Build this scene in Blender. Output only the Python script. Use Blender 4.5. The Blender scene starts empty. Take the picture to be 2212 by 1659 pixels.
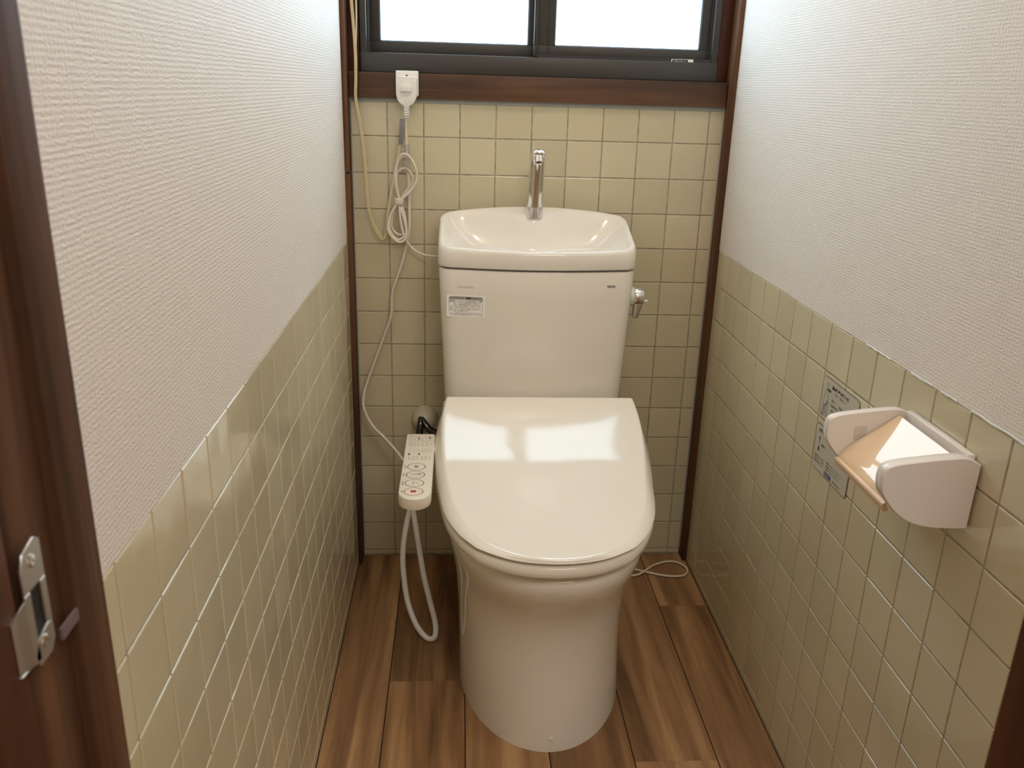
import bpy, bmesh, math, random
from mathutils import Vector, Matrix
random.seed(7)
C = bpy.context.scene.collection
SC = bpy.context.scene
PI = math.pi

# ------------------------------------------------------------------ camera, world, lamps, exposure
cd = bpy.data.cameras.new('camera'); cam = bpy.data.objects.new('camera', cd); C.objects.link(cam)
cam.location = (0.23700, -1.87792, 1.10467)
_r = Vector((0.99798419, -0.05704738, 0.02780561)); _u = Vector((-0.00751676, 0.32879986, 0.94436971))
_b = _r.cross(_u)
cam.matrix_world = Matrix(((_r.x, _u.x, _b.x, cam.location.x), (_r.y, _u.y, _b.y, cam.location.y),
                           (_r.z, _u.z, _b.z, cam.location.z), (0, 0, 0, 1)))
cd.sensor_width = 36.0; cd.lens = 36.0 * 1847.315 / 2212.0
cd.clip_start = 0.01
SC.camera = cam
cd.dof.use_dof = True; cd.dof.focus_distance = 1.55; cd.dof.aperture_fstop = 11.0

world = bpy.data.worlds.new('sky'); SC.world = world; world.use_nodes = True
world.node_tree.nodes['Background'].inputs[0].default_value = (0.75, 0.86, 1.0, 1)
world.node_tree.nodes['Background'].inputs[1].default_value = 1.0

WINDOW_GLOW = 5.1
HALL_W = 21.0
def area(name, loc, rot, sx, sy, power, col):
    l = bpy.data.lights.new(name, 'AREA'); l.shape = 'RECTANGLE'; l.size = sx; l.size_y = sy
    l.energy = power; l.color = col
    o = bpy.data.objects.new(name, l); C.objects.link(o); o.location = loc; o.rotation_euler = rot
    return o
area('hall_fill', (0.80, -2.5, 2.28), (0, 0, 0), 0.9, 0.8, HALL_W, (1.0, 0.955, 0.90))  # added fill from the unseen hall, brightens the toilet front
SC.view_settings.view_transform = 'Standard'; SC.view_settings.look = 'None'
SC.view_settings.gamma = 1.0; SC.view_settings.exposure = 0.14
try: SC.view_settings.use_curve_mapping = False
except Exception: pass
SC.cycles.use_denoising = True
SC.cycles.max_bounces = 10; SC.cycles.diffuse_bounces = 6; SC.cycles.glossy_bounces = 5

# ------------------------------------------------------------------ materials
def srgb(r, g, b):
    f = lambda c: (c / 12.92 if c <= 0.04045 else ((c + 0.055) / 1.055) ** 2.4)
    return (f(r / 255), f(g / 255), f(b / 255), 1)
def newmat(name):
    m = bpy.data.materials.new(name); m.use_nodes = True
    nt = m.node_tree; b = nt.nodes['Principled BSDF']
    return m, nt, b
def simple(name, col, rough=0.4, metal=0.0, spec=0.5, coat=0.0):
    m, nt, b = newmat(name)
    b.inputs['Base Color'].default_value = col; b.inputs['Roughness'].default_value = rough
    b.inputs['Metallic'].default_value = metal; b.inputs['Specular IOR Level'].default_value = spec
    if coat: b.inputs['Coat Weight'].default_value = coat; b.inputs['Coat Roughness'].default_value = 0.05
    n = nt.nodes.new('ShaderNodeTexNoise'); n.inputs['Scale'].default_value = 9; n.inputs['Detail'].default_value = 2
    tc = nt.nodes.new('ShaderNodeTexCoord'); nt.links.new(tc.outputs['Object'], n.inputs['Vector'])
    mr = nt.nodes.new('ShaderNodeMapRange'); mr.inputs['To Min'].default_value = rough * 0.9; mr.inputs['To Max'].default_value = rough * 1.1 + 0.005
    nt.links.new(n.outputs['Fac'], mr.inputs['Value']); nt.links.new(mr.outputs[0], b.inputs['Roughness'])
    return m
def N(nt, t, **kw):
    n = nt.nodes.new(t)
    for k, v in kw.items():
        if k in n.inputs: n.inputs[k].default_value = v
        else: setattr(n, k, v)
    return n

def mat_glaze():
    m, nt, b = newmat('tile_glaze'); L = nt.links
    oi = N(nt, 'ShaderNodeObjectInfo'); geo = N(nt, 'ShaderNodeNewGeometry')
    n1 = N(nt, 'ShaderNodeTexNoise', Scale=7.0, Detail=3.0); L.new(geo.outputs['Position'], n1.inputs['Vector'])
    ramp = N(nt, 'ShaderNodeValToRGB')
    ramp.color_ramp.elements[0].color = srgb(205, 197, 166); ramp.color_ramp.elements[1].color = srgb(214, 206, 176)
    L.new(oi.outputs['Random'], ramp.inputs['Fac'])
    mx = N(nt, 'ShaderNodeMix', data_type='RGBA', blend_type='MULTIPLY'); mx.inputs[0].default_value = 0.10
    L.new(ramp.outputs[0], mx.inputs[6]); L.new(n1.outputs['Color'], mx.inputs[7]); L.new(mx.outputs[2], b.inputs['Base Color'])
    b.inputs['Roughness'].default_value = 0.09
    n2 = N(nt, 'ShaderNodeTexNoise', Scale=16.0, Detail=1.0); L.new(geo.outputs['Position'], n2.inputs['Vector'])
    bp = N(nt, 'ShaderNodeBump', Strength=0.22, Distance=0.004); L.new(n2.outputs['Fac'], bp.inputs['Height'])
    L.new(bp.outputs[0], b.inputs['Normal'])
    return m
def mat_grout():
    m, nt, b = newmat('grout'); L = nt.links
    geo = N(nt, 'ShaderNodeNewGeometry'); n = N(nt, 'ShaderNodeTexNoise', Scale=60.0, Detail=4.0); L.new(geo.outputs['Position'], n.inputs['Vector'])
    r = N(nt, 'ShaderNodeValToRGB'); r.color_ramp.elements[0].color = srgb(140, 130, 110); r.color_ramp.elements[1].color = srgb(180, 172, 155)
    r.color_ramp.elements[0].position = 0.3; r.color_ramp.elements[1].position = 0.7
    L.new(n.outputs['Fac'], r.inputs['Fac']); L.new(r.outputs[0], b.inputs['Base Color']); b.inputs['Roughness'].default_value = 0.8
    return m
def mat_wallpaper(axis):
    # woven vinyl: horizontal ribs broken up along their length
    m, nt, b = newmat('woven_wallpaper_' + axis); L = nt.links
    b.inputs['Base Color'].default_value = srgb(240, 234, 227); b.inputs['Roughness'].default_value = 0.42
    b.inputs['Specular IOR Level'].default_value = 0.3
    geo = N(nt, 'ShaderNodeNewGeometry'); sep = N(nt, 'ShaderNodeSeparateXYZ'); L.new(geo.outputs['Position'], sep.inputs[0])
    along = sep.outputs['Y'] if axis == 'y' else sep.outputs['X']
    # wobble
    nw = N(nt, 'ShaderNodeTexNoise', Scale=42.0, Detail=3.0); L.new(geo.outputs['Position'], nw.inputs['Vector'])
    mw = N(nt, 'ShaderNodeMath', operation='MULTIPLY_ADD'); mw.inputs[1].default_value = 0.0016
    L.new(nw.outputs['Fac'], mw.inputs[0]); L.new(sep.outputs['Z'], mw.inputs[2])
    ph = N(nt, 'ShaderNodeMath', operation='MULTIPLY'); ph.inputs[1].default_value = 2 * PI / 0.0043; L.new(mw.outputs[0], ph.inputs[0])
    sn = N(nt, 'ShaderNodeMath', operation='SINE'); L.new(ph.outputs[0], sn.inputs[0])
    sa = N(nt, 'ShaderNodeMath', operation='MULTIPLY_ADD'); sa.inputs[1].default_value = 0.007
    L.new(nw.outputs['Fac'], sa.inputs[0]); L.new(along, sa.inputs[2])
    pa = N(nt, 'ShaderNodeMath', operation='MULTIPLY'); pa.inputs[1].default_value = 2 * PI / 0.0056; L.new(sa.outputs[0], pa.inputs[0])
    sb = N(nt, 'ShaderNodeMath', operation='SINE'); L.new(pa.outputs[0], sb.inputs[0])
    # cross threads
    cx = N(nt, 'ShaderNodeMath', operation='MULTIPLY'); cx.inputs[1].default_value = 300.0; L.new(along, cx.inputs[0])
    cz = N(nt, 'ShaderNodeMath', operation='MULTIPLY'); cz.inputs[1].default_value = 560.0; L.new(sep.outputs['Z'], cz.inputs[0])
    cmb = N(nt, 'ShaderNodeCombineXYZ'); L.new(cx.outputs[0], cmb.inputs[0]); L.new(cz.outputs[0], cmb.inputs[1])
    nn = N(nt, 'ShaderNodeTexNoise', Scale=1.0, Detail=3.5, Roughness=0.6); L.new(cmb.outputs[0], nn.inputs['Vector'])
    a1 = N(nt, 'ShaderNodeMath', operation='MULTIPLY'); a1.inputs[1].default_value = 0.34; L.new(sn.outputs[0], a1.inputs[0])
    a0 = N(nt, 'ShaderNodeMath', operation='MULTIPLY_ADD'); a0.inputs[1].default_value = 0.24; L.new(sb.outputs[0], a0.inputs[0]); L.new(a1.outputs[0], a0.inputs[2])
    a2 = N(nt, 'ShaderNodeMath', operation='MULTIPLY_ADD'); a2.inputs[1].default_value = 4.6; L.new(nn.outputs['Fac'], a2.inputs[0]); L.new(a0.outputs[0], a2.inputs[2])
    bp = N(nt, 'ShaderNodeBump', Strength=0.55, Distance=0.0009); L.new(a2.outputs[0], bp.inputs['Height']); L.new(bp.outputs[0], b.inputs['Normal'])
    return m
def mat_wood(name, c0, c1, c2, grain='z', scale=1.0, rough=0.45, offs=True, spec=0.4):
    m, nt, b = newmat(name); L = nt.links
    geo = N(nt, 'ShaderNodeNewGeometry'); mp = N(nt, 'ShaderNodeMapping')
    s = {'z': (38, 38, 2.2), 'x': (2.2, 38, 38), 'y': (30, 2.0, 30)}[grain]
    mp.inputs['Scale'].default_value = tuple(v * scale for v in s)
    L.new(geo.outputs['Position'], mp.inputs['Vector'])
    oi = N(nt, 'ShaderNodeObjectInfo'); mu = N(nt, 'ShaderNodeMath', operation='MULTIPLY'); mu.inputs[1].default_value = 37.0
    L.new(oi.outputs['Random'], mu.inputs[0])
    cb = N(nt, 'ShaderNodeCombineXYZ'); L.new(mu.outputs[0], cb.inputs[0]); L.new(mu.outputs[0], cb.inputs[1]); L.new(mu.outputs[0], cb.inputs[2])
    L.new(cb.outputs[0], mp.inputs['Location'])
    n1 = N(nt, 'ShaderNodeTexNoise', Scale=1.0, Detail=5.0, Roughness=0.6, Distortion=0.6); L.new(mp.outputs[0], n1.inputs['Vector'])
    mp2 = N(nt, 'ShaderNodeMapping'); mp2.inputs['Scale'].default_value = (0.28, 0.28, 0.28); L.new(mp.outputs[0], mp2.inputs['Vector'])
    n2 = N(nt, 'ShaderNodeTexNoise', Scale=1.0, Detail=3.0, Distortion=1.6); L.new(mp2.outputs[0], n2.inputs['Vector'])
    ad = N(nt, 'ShaderNodeMath', operation='MULTIPLY_ADD'); ad.inputs[1].default_value = 0.55; L.new(n1.outputs['Fac'], ad.inputs[0])
    m2 = N(nt, 'ShaderNodeMath', operation='MULTIPLY'); m2.inputs[1].default_value = 0.55; L.new(n2.outputs['Fac'], m2.inputs[0]); L.new(m2.outputs[0], ad.inputs[2])
    r = N(nt, 'ShaderNodeValToRGB'); e = r.color_ramp.elements; e[0].position = 0.38; e[0].color = c0; e[1].position = 0.70; e[1].color = c2
    k = e.new(0.54); k.color = c1
    L.new(ad.outputs[0], r.inputs['Fac']); L.new(r.outputs[0], b.inputs['Base Color'])
    b.inputs['Roughness'].default_value = rough; b.inputs['Specular IOR Level'].default_value = spec
    bp = N(nt, 'ShaderNodeBump', Strength=0.15, Distance=0.001); L.new(n1.outputs['Fac'], bp.inputs['Height']); L.new(bp.outputs[0], b.inputs['Normal'])
    return m
def emis(name, col, st):
    m, nt, b = newmat(name); b.inputs['Base Color'].default_value = (0.8, 0.8, 0.8, 1); b.inputs['Roughness'].default_value = 0.3
    b.inputs['Emission Color'].default_value = col; b.inputs['Emission Strength'].default_value = st
    return m
M = {}
M['glaze'] = mat_glaze(); M['grout'] = mat_grout()
M['paper_y'] = mat_wallpaper('y'); M['paper_x'] = mat_wallpaper('x')
M['darkwood'] = mat_wood('dark_timber', srgb(58, 38, 26), srgb(88, 60, 42), srgb(118, 84, 60), 'z', 1.0, 0.62, True, .2)
M['sillwood'] = mat_wood('sill_timber', srgb(60, 43, 32), srgb(84, 60, 45), srgb(110, 80, 60), 'x', 1.0, 0.45, True, .3)
M['redwood'] = mat_wood('red_timber', srgb(52, 28, 18), srgb(76, 42, 28), srgb(98, 58, 38), 'z', 0.8, 0.45, True, .25)
M['floorwood'] = mat_wood('floor_wood', srgb(98, 70, 46), srgb(152, 114, 78), srgb(196, 156, 112), 'y', 0.85, 0.42, True, .35)
M['gap'] = simple('floor_gap', srgb(48, 32, 20), 0.8)
M['ceramic'] = simple('ivory_ceramic', srgb(234, 229, 220), 0.06, 0, 0.55)
M['plastic'] = simple('ivory_plastic', srgb(240, 234, 223), 0.09, 0, 0.5)
M['panel'] = simple('panel_plastic', srgb(226, 217, 200), 0.3, 0, 0.4)
M['holder'] = simple('pinkish_plastic', srgb(230, 223, 217), 0.16, 0, 0.5)
M['flap'] = simple('beige_gloss_plastic', srgb(238, 212, 180), 0.05, 0, 0.7)
M['chrome'] = simple('chrome', (0.82, 0.82, 0.83, 1), 0.06, 1.0)
M['darkreflchrome'] = simple('dark_reflection_chrome', (0.10, 0.10, 0.10, 1), 0.12, 1.0)  # chrome with its dark reflections put into the base colour
M['steel'] = simple('brushed_steel', (0.62, 0.62, 0.62, 1), 0.38, 1.0)
M['alu'] = simple('bronze_aluminium', srgb(70, 68, 65), 0.42, 0.25, 0.4)
M['aludark'] = simple('dark_aluminium', srgb(60, 60, 64), 0.45, 0.25, 0.4)
M['glass'] = emis('frosted_window_glass', (0.60, 0.83, 1.0, 1), WINDOW_GLOW)
M['edge_strip'] = simple('bluish_edge_strip', srgb(120, 140, 175), 0.5)  # added tint, stands in for something dim outside the pane
M['white'] = simple('white_plastic', srgb(232, 230, 224), 0.28)
M['cord'] = simple('warm_white_cord', srgb(226, 216, 202), 0.4)
M['beigecord'] = simple('beige_cord', srgb(214, 198, 160), 0.45)
M['hose'] = simple('white_hose', srgb(232, 230, 230), 0.25)
M['greytape'] = simple('grey_tape', srgb(122, 122, 120), 0.5)
M['black'] = simple('black_print', srgb(30, 28, 26), 0.6)
M['greyp'] = simple('grey_print', srgb(146, 144, 140), 0.6)
M['faint'] = simple('faint_grey_print', srgb(172, 165, 152), 0.6)
M['olive'] = simple('ring_print', srgb(104, 90, 62), 0.6)
M['red'] = simple('red_print', srgb(176, 40, 34), 0.6)
M['redring'] = simple('red_ring_print', srgb(176, 82, 66), 0.6)
M['blue'] = simple('blue_print', srgb(60, 70, 130), 0.5)
M['label'] = simple('label_white', srgb(248, 246, 243), 0.4)
M['silver'] = simple('silver_sticker', srgb(192, 188, 172), 0.3)
M['brownp'] = simple('brown_print', srgb(96, 82, 60), 0.6)
M['caulk'] = simple('white_caulk', srgb(214, 218, 214), 0.5)
M['greycaulk'] = simple('grey_caulk', srgb(160, 164, 158), 0.6)
M['plaster'] = simple('hall_plaster', srgb(214, 200, 180), 0.8)
M['ceil'] = simple('ceiling_board', srgb(224, 216, 200), 0.8)
M['lampglow'] = emis('warm_lamp_glass', (1.0, 0.88, 0.73, 1), 36.0)
M['putty'] = simple('aged_flange_plastic', srgb(214, 208, 184), 0.3)
M['flow'] = None
def mat_clear():
    m, nt, b = newmat('clear_film'); b.inputs['Base Color'].default_value = (0.9, 0.9, 0.9, 1); b.inputs['Roughness'].default_value = 0.08
    b.inputs['Transmission Weight'].default_value = 0.85; b.inputs['IOR'].default_value = 1.3
    return m
M['clear'] = mat_clear()

# ------------------------------------------------------------------ mesh helpers
class MB:
    def __init__(s): s.v = []; s.f = []; s.m = []
    def add(s, vs, fs, mi=0):
        o = len(s.v); s.v += [tuple(v) for v in vs]
        for f in fs: s.f.append(tuple(i + o for i in f)); s.m.append(mi)
    def box(s, a, b, mi=0):
        x0, y0, z0 = a; x1, y1, z1 = b
        s.add([(x0,y0,z0),(x1,y0,z0),(x1,y1,z0),(x0,y1,z0),(x0,y0,z1),(x1,y0,z1),(x1,y1,z1),(x0,y1,z1)],
              [(0,3,2,1),(4,5,6,7),(0,1,5,4),(1,2,6,5),(2,3,7,6),(3,0,4,7)], mi)
    def loft(s, rings, closed=True, cap0=False, cap1=False, mi=0):
        n = len(rings[0]); o = len(s.v); vs = [p for r in rings for p in r]; fs = []
        for i in range(len(rings) - 1):
            for j in range(n if closed else n - 1):
                k = (j + 1) % n
                fs.append((i*n+j, i*n+k, (i+1)*n+k, (i+1)*n+j))
        if cap0: fs.append(tuple(range(n - 1, -1, -1)))
        if cap1: fs.append(tuple((len(rings)-1)*n + j for j in range(n)))
        s.add(vs, fs, mi)
    def tube(s, pts, r, n=10, mi=0, sub=6, cap=True, flat=None):
        P = spline(pts, sub) if sub else [Vector(p) for p in pts]
        t0 = (P[1] - P[0]).normalized(); up = Vector((0, 0, 1)) if abs(t0.z) < .9 else Vector((0, 1, 0))
        nv = (up - t0 * up.dot(t0)).normalized(); rings = []
        for i, p in enumerate(P):
            t = (P[min(i+1, len(P)-1)] - P[max(i-1, 0)]).normalized()
            nv = (nv - t * nv.dot(t)).normalized(); bv = t.cross(nv)
            rr = r(i / (len(P) - 1)) if callable(r) else r
            a, b2 = (rr, rr) if flat is None else (rr * flat[0], rr * flat[1])
            rings.append([p + nv * math.cos(q*2*PI/n) * a + bv * math.sin(q*2*PI/n) * b2 for q in range(n)])
        s.loft(rings, True, cap, cap, mi)
    def cyl(s, c, axis, r, h, n=24, mi=0, r2=None):
        ax = Vector(axis).normalized(); up = Vector((0,0,1)) if abs(ax.z) < .9 else Vector((1,0,0))
        u = (up - ax * up.dot(ax)).normalized(); v = ax.cross(u); c = Vector(c); r2 = r if r2 is None else r2
        R = [[c + ax*hh + (u*math.cos(q*2*PI/n) + v*math.sin(q*2*PI/n))*rr for q in range(n)] for hh, rr in ((0, r), (h, r2))]
        s.loft(R, True, True, True, mi)
    def lathe(s, c, axis, prof, n=28, mi=0):
        ax = Vector(axis).normalized(); up = Vector((0,0,1)) if abs(ax.z) < .9 else Vector((1,0,0))
        u = (up - ax * up.dot(ax)).normalized(); v = ax.cross(u); c = Vector(c)
        R = [[c + ax*h + (u*math.cos(q*2*PI/n) + v*math.sin(q*2*PI/n))*r for q in range(n)] for r, h in prof]
        s.loft(R, True, True, True, mi)
    def build(s, name, mats, parent=None, smooth=False, angle=None, label=None):
        me = bpy.data.meshes.new(name); me.from_pydata(s.v, [], s.f); me.update()
        for m in (mats if isinstance(mats, (list, tuple)) else [mats]): me.materials.append(m)
        me.polygons.foreach_set('material_index', s.m)
        bm = bmesh.new(); bm.from_mesh(me); bmesh.ops.recalc_face_normals(bm, faces=bm.faces); bm.to_mesh(me); bm.free()
        if smooth:
            me.polygons.foreach_set('use_smooth', [True] * len(me.polygons))
            if angle is not None:
                me.set_sharp_from_angle(angle=math.radians(angle))
        o = bpy.data.objects.new(name, me); C.objects.link(o)
        if parent: o.parent = parent
        if label: o['label'] = label
        return o
def spline(pts, sub=6):
    P = [Vector(p) for p in pts]; out = []
    Q = [P[0]*2 - P[1]] + P + [P[-1]*2 - P[-2]]
    for i in range(1, len(Q) - 2):
        a, b, c, d = Q[i-1], Q[i], Q[i+1], Q[i+2]
        for k in range(sub):
            t = k / sub
            out.append(0.5 * ((2*b) + (c-a)*t + (2*a-5*b+4*c-d)*t*t + (3*b-a-3*c+d)*t*t*t))
    out.append(P[-1]); return out
def empty(name, label, cat, loc=(0,0,0), group=None):
    o = bpy.data.objects.new(name, None); C.objects.link(o); o.location = loc; o.empty_display_size = 0.05
    if label: o['label'] = label
    if cat: o['category'] = cat
    if group: o['group'] = group
    return o
def tag(o, label, cat, group=None):
    o['label'] = label; o['category'] = cat
    if group: o['group'] = group
    return o
def struct(o): o['kind'] = 'structure'; return o
def bevel(o, w, seg=2, ang=30):
    bm = bmesh.new(); bm.from_mesh(o.data)
    es = [e for e in bm.edges if len(e.link_faces) == 2 and e.calc_face_angle(0) > math.radians(ang)]
    bmesh.ops.bevel(bm, geom=es, offset=w, segments=seg, profile=0.5, affect='EDGES', clamp_overlap=True)
    bm.to_mesh(o.data); bm.free()
    o.data.polygons.foreach_set('use_smooth', [True]*len(o.data.polygons)); o.data.set_sharp_from_angle(angle=math.radians(35))
    return o
def bx(name, a, b, mat, parent=None, bev=0.0, label=None):
    mb = MB(); mb.box(a, b); o = mb.build(name, mat, parent, label=label)
    if bev: bevel(o, bev)
    return o

_tc = {}
def text_geo(s, bold=0.0):
    k = (s, bold)
    if k in _tc: return _tc[k]
    cu = bpy.data.curves.new('lettering', 'FONT'); cu.body = s; cu.resolution_u = 2; cu.offset = bold
    ob = bpy.data.objects.new('lettering', cu); C.objects.link(ob)
    me = bpy.data.meshes.new_from_object(ob)
    vs = [tuple(v.co) for v in me.vertices]; fs = [tuple(p.vertices) for p in me.polygons]
    bpy.data.objects.remove(ob); bpy.data.curves.remove(cu); bpy.data.meshes.remove(me)
    if vs:
        x0 = min(v[0] for v in vs); x1 = max(v[0] for v in vs); y0 = min(v[1] for v in vs); y1 = max(v[1] for v in vs)
    else: x0 = x1 = y0 = y1 = 0
    _tc[k] = (vs, fs, x0, x1, y0, y1); return _tc[k]
class Print(MB):
    """flat print on a plane: origin O, unit axes U (reading direction), V (up)"""
    def __init__(s, O, U, V, lift=0.0003):
        MB.__init__(s); s.U = Vector(U).normalized(); s.V = Vector(V).normalized(); s.W = s.U.cross(s.V); s.O = Vector(O); s.l = lift
    def p(s, a, b, k=1): return s.O + s.U*a + s.V*b + s.W*(s.l*k)
    def text(s, t, a, b, h, w=None, mi=0, bold=0.0, k=2, centre=False):
        vs, fs, x0, x1, y0, y1 = text_geo(t, bold)
        if not vs: return
        sy = h / max(y1 - y0, 1e-6); sx = sy if w is None else w / max(x1 - x0, 1e-6)
        if centre: a = a - (x1 - x0) * sx / 2; b = b - h / 2
        s.add([s.p(a + (v[0]-x0)*sx, b + (v[1]-y0)*sy, k) for v in vs], fs, mi)
    def rect(s, a0, b0, a1, b1, mi=0, k=1):
        s.add([s.p(a0,b0,k), s.p(a1,b0,k), s.p(a1,b1,k), s.p(a0,b1,k)], [(0,1,2,3)], mi)
    def rr(s, a0, b0, a1, b1, r, mi=0, k=1, tl=True, n=5):
        pts = []
        for cx, cy, q in ((a1-r, b1-r, 0), (a0+r, b1-r, 1), (a0+r, b0+r, 2), (a1-r, b0+r, 3)):
            for i in range(n + 1):
                t = (q + i/n) * PI/2; pts.append((cx + r*math.cos(t), cy + r*math.sin(t)))
        s.add([s.p(x, y, k) for x, y in pts], [tuple(range(len(pts)))], mi); return pts
    def line(s, a0, b0, a1, b1, t, mi=0, k=2):
        d = Vector((a1-a0, b1-b0)); d.normalize(); n = Vector((-d.y, d.x)) * t/2
        s.add([s.p(a0+n.x,b0+n.y,k), s.p(a0-n.x,b0-n.y,k), s.p(a1-n.x,b1-n.y,k), s.p(a1+n.x,b1+n.y,k)], [(0,1,2,3)], mi)
    def poly(s, pts, t, mi=0, k=2, closed=True):
        for i in range(len(pts) if closed else len(pts)-1):
            q = pts[(i+1) % len(pts)]; s.line(pts[i][0], pts[i][1], q[0], q[1], t, mi, k)
    def ell(s, a, b, ra, rb, t, mi=0, k=2, n=36, a0=0.0, a1=2*PI):
        o = [(a+ra*math.cos(a0+(a1-a0)*i/n), b+rb*math.sin(a0+(a1-a0)*i/n)) for i in range(n+1)]
        q = [(a+(ra-t)*math.cos(a0+(a1-a0)*i/n), b+(rb-t)*math.sin(a0+(a1-a0)*i/n)) for i in range(n+1)]
        s.add([s.p(x,y,k) for x,y in o] + [s.p(x,y,k) for x,y in q], [(i, i+1, n+2+i, n+1+i) for i in range(n)], mi)

# ------------------------------------------------------------------ room shell
W = 0.8077; PIT = 0.0758; GAP = 0.0022
ZR = 0.7779; ZL = 0.7857; ZB = 1.0004; CEIL = 2.25
YL0 = -1.365; YR0 = -1.173
floor = struct(bx('floor', (-1.2, -3.4, -0.05), (1.9, 0.02, -0.0035), M['gap']))
xs = [-0.0405 + 0.1475 * i for i in range(7)]
def plank(x0, x1, y0, y1):
    mb = MB(); g = 0.0009; e = 0.0012
    a = [(x0+g, y0+.00012), (x1-g, y0+.00012), (x1-g, y1-.00012), (x0+g, y1-.00012)]
    b = [(x0+g+e, y0+.00012), (x1-g-e, y0+.00012), (x1-g-e, y1-.00012), (x0+g+e, y1-.00012)]
    mb.loft([[(p[0], p[1], -0.0035) for p in a], [(p[0], p[1], -0.0009) for p in a], [(p[0], p[1], 0) for p in b]], True, False, True)
    return mb.build('plank', M['floorwood'], floor)
for i in range(len(xs) - 1):
    cuts = {0: [-0.75], 1: [-0.478], 2: [-0.95], 3: [-0.35], 4: [-0.701], 5: [-0.229]}[i]
    x0 = max(xs[i], 0.0); x1 = min(xs[i+1], W)
    ys = [0.0] + cuts + [-1.35]
    for k in range(len(ys)-1): plank(x0, x1, ys[k+1], ys[k])
k = 0
x = -1.2
while x < 1.9:      # hall boards, across the doorway
    mb = MB(); mb.box((x + .001, -3.4, -0.0035), (min(x + .1475, 1.9) - .001, -1.353, -0.0002)); mb.build('hall_plank', M['floorwood'], floor); x += .1475

def tile_mesh(w, h):
    # local: lies in XY, front +Z
    e = 0.0014; t = 0.0036
    r = lambda i: [(i, i), (w-i, i), (w-i, h-i), (i, h-i)]
    mb = MB()
    mb.loft([[(a, b, 0) for a, b in r(0)], [(a, b, t-.0011) for a, b in r(0)], [(a, b, t-.0003) for a, b in r(e*.35)], [(a, b, t) for a, b in r(e)]], True, False, True)
    me = bpy.data.meshes.new('tile'); me.from_pydata(mb.v, [], mb.f); me.materials.append(M['glaze']); return me
_tm = {}
def tile(parent, O, U, V, w, h):
    k = (round(w, 4), round(h, 4))
    if k not in _tm: _tm[k] = tile_mesh(*k)
    o = bpy.data.objects.new('tile', _tm[k]); C.objects.link(o); o.parent = parent
    U = Vector(U); V = Vector(V); Wn = U.cross(V)
    big = min(w, h) > .03
    tu = random.gauss(0, .0022) if big else 0; tv = random.gauss(0, .0022) if big else 0; d = random.gauss(0, .00012)
    U2 = (U + Wn*tu).normalized(); V2 = (V + Wn*tv); V2 = (V2 - U2*V2.dot(U2)).normalized(); W2 = U2.cross(V2)
    c = Vector(O) + U*(w/2) + V*(h/2) + Wn*d
    o2 = c - U2*(w/2) - V2*(h/2)
    o.matrix_world = Matrix(((U2.x, V2.x, W2.x, o2.x), (U2.y, V2.y, W2.y, o2.y), (U2.z, V2.z, W2.z, o2.z), (0,0,0,1)))
def tilewall(parent, f, U, V, ucuts, vcuts):
    for i in range(len(ucuts)-1):
        for j in range(len(vcuts)-1):
            w = ucuts[i+1]-ucuts[i]-GAP; h = vcuts[j+1]-vcuts[j]-GAP
            if w < .004 or h < .004: continue
            tile(parent, f(ucuts[i]+GAP/2, vcuts[j]+GAP/2), U, V, w, h)
def cuts(lo, hi, ref):
    n0 = math.ceil((lo - ref)/PIT + 1e-6); out = [lo]; k = n0
    while ref + k*PIT < hi - 1e-4:
        if ref + k*PIT - lo > .006: out.append(ref + k*PIT)
        k += 1
    if hi - out[-1] < .006: out[-1] = hi
    else: out.append(hi)
    return out

# left wall (x=0 face), right wall (x=W face), back wall (y=0 face)
mb = MB(); mb.box((-0.10, YL0, -0.05), (-0.0010, 0.04, ZL), 0); mb.box((-0.10, YL0, ZL), (-0.0004, 0.04, CEIL), 1)
wl = struct(mb.build('wall_left', [M['grout'], M['paper_y']]))
mb = MB(); mb.box((W + .0010, YR0, -0.05), (W + .10, 0.04, ZR), 0); mb.box((W + .0004, YR0, ZR), (W + .10, 0.04, CEIL), 1)
wr = struct(mb.build('wall_right', [M['grout'], M['paper_y']]))
WZ0, WZ1 = 1.127, 1.76
mb = MB(); mb.box((-0.03, 0.0010, -0.05), (W + .03, 0.10, WZ0 - 0.02), 0); mb.box((-0.03, 0.002, WZ1 + .05), (W + .03, 0.10, CEIL), 1)
wb = struct(mb.build('wall_back', [M['grout'], M['paper_x']]))
tilewall(wl, lambda u, v: (-.0036, u, v), (0, 1, 0), (0, 0, 1), cuts(YL0, -0.045, -1.3428), cuts(0.003, ZL, ZL))
tilewall(wr, lambda u, v: (W + .0036, -u, v), (0, -1, 0), (0, 0, 1), cuts(0.036, -YR0, 0.9456), cuts(0.003, ZR, ZR))
tilewall(wb, lambda u, v: (u, .0036, v), (1, 0, 0), (0, 0, 1), cuts(0.0095, W - 0.0105, 0.08526), cuts(0.003, 1.0700, ZB))
mb = MB(); mb.box((0.0085, -0.002, 1.0685), (W - 0.010, 0.004, 1.0775))
o = mb.build('sill_caulk', M['greycaulk'], wb); o['label'] = 'pale grey caulk strip under the window board'
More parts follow.
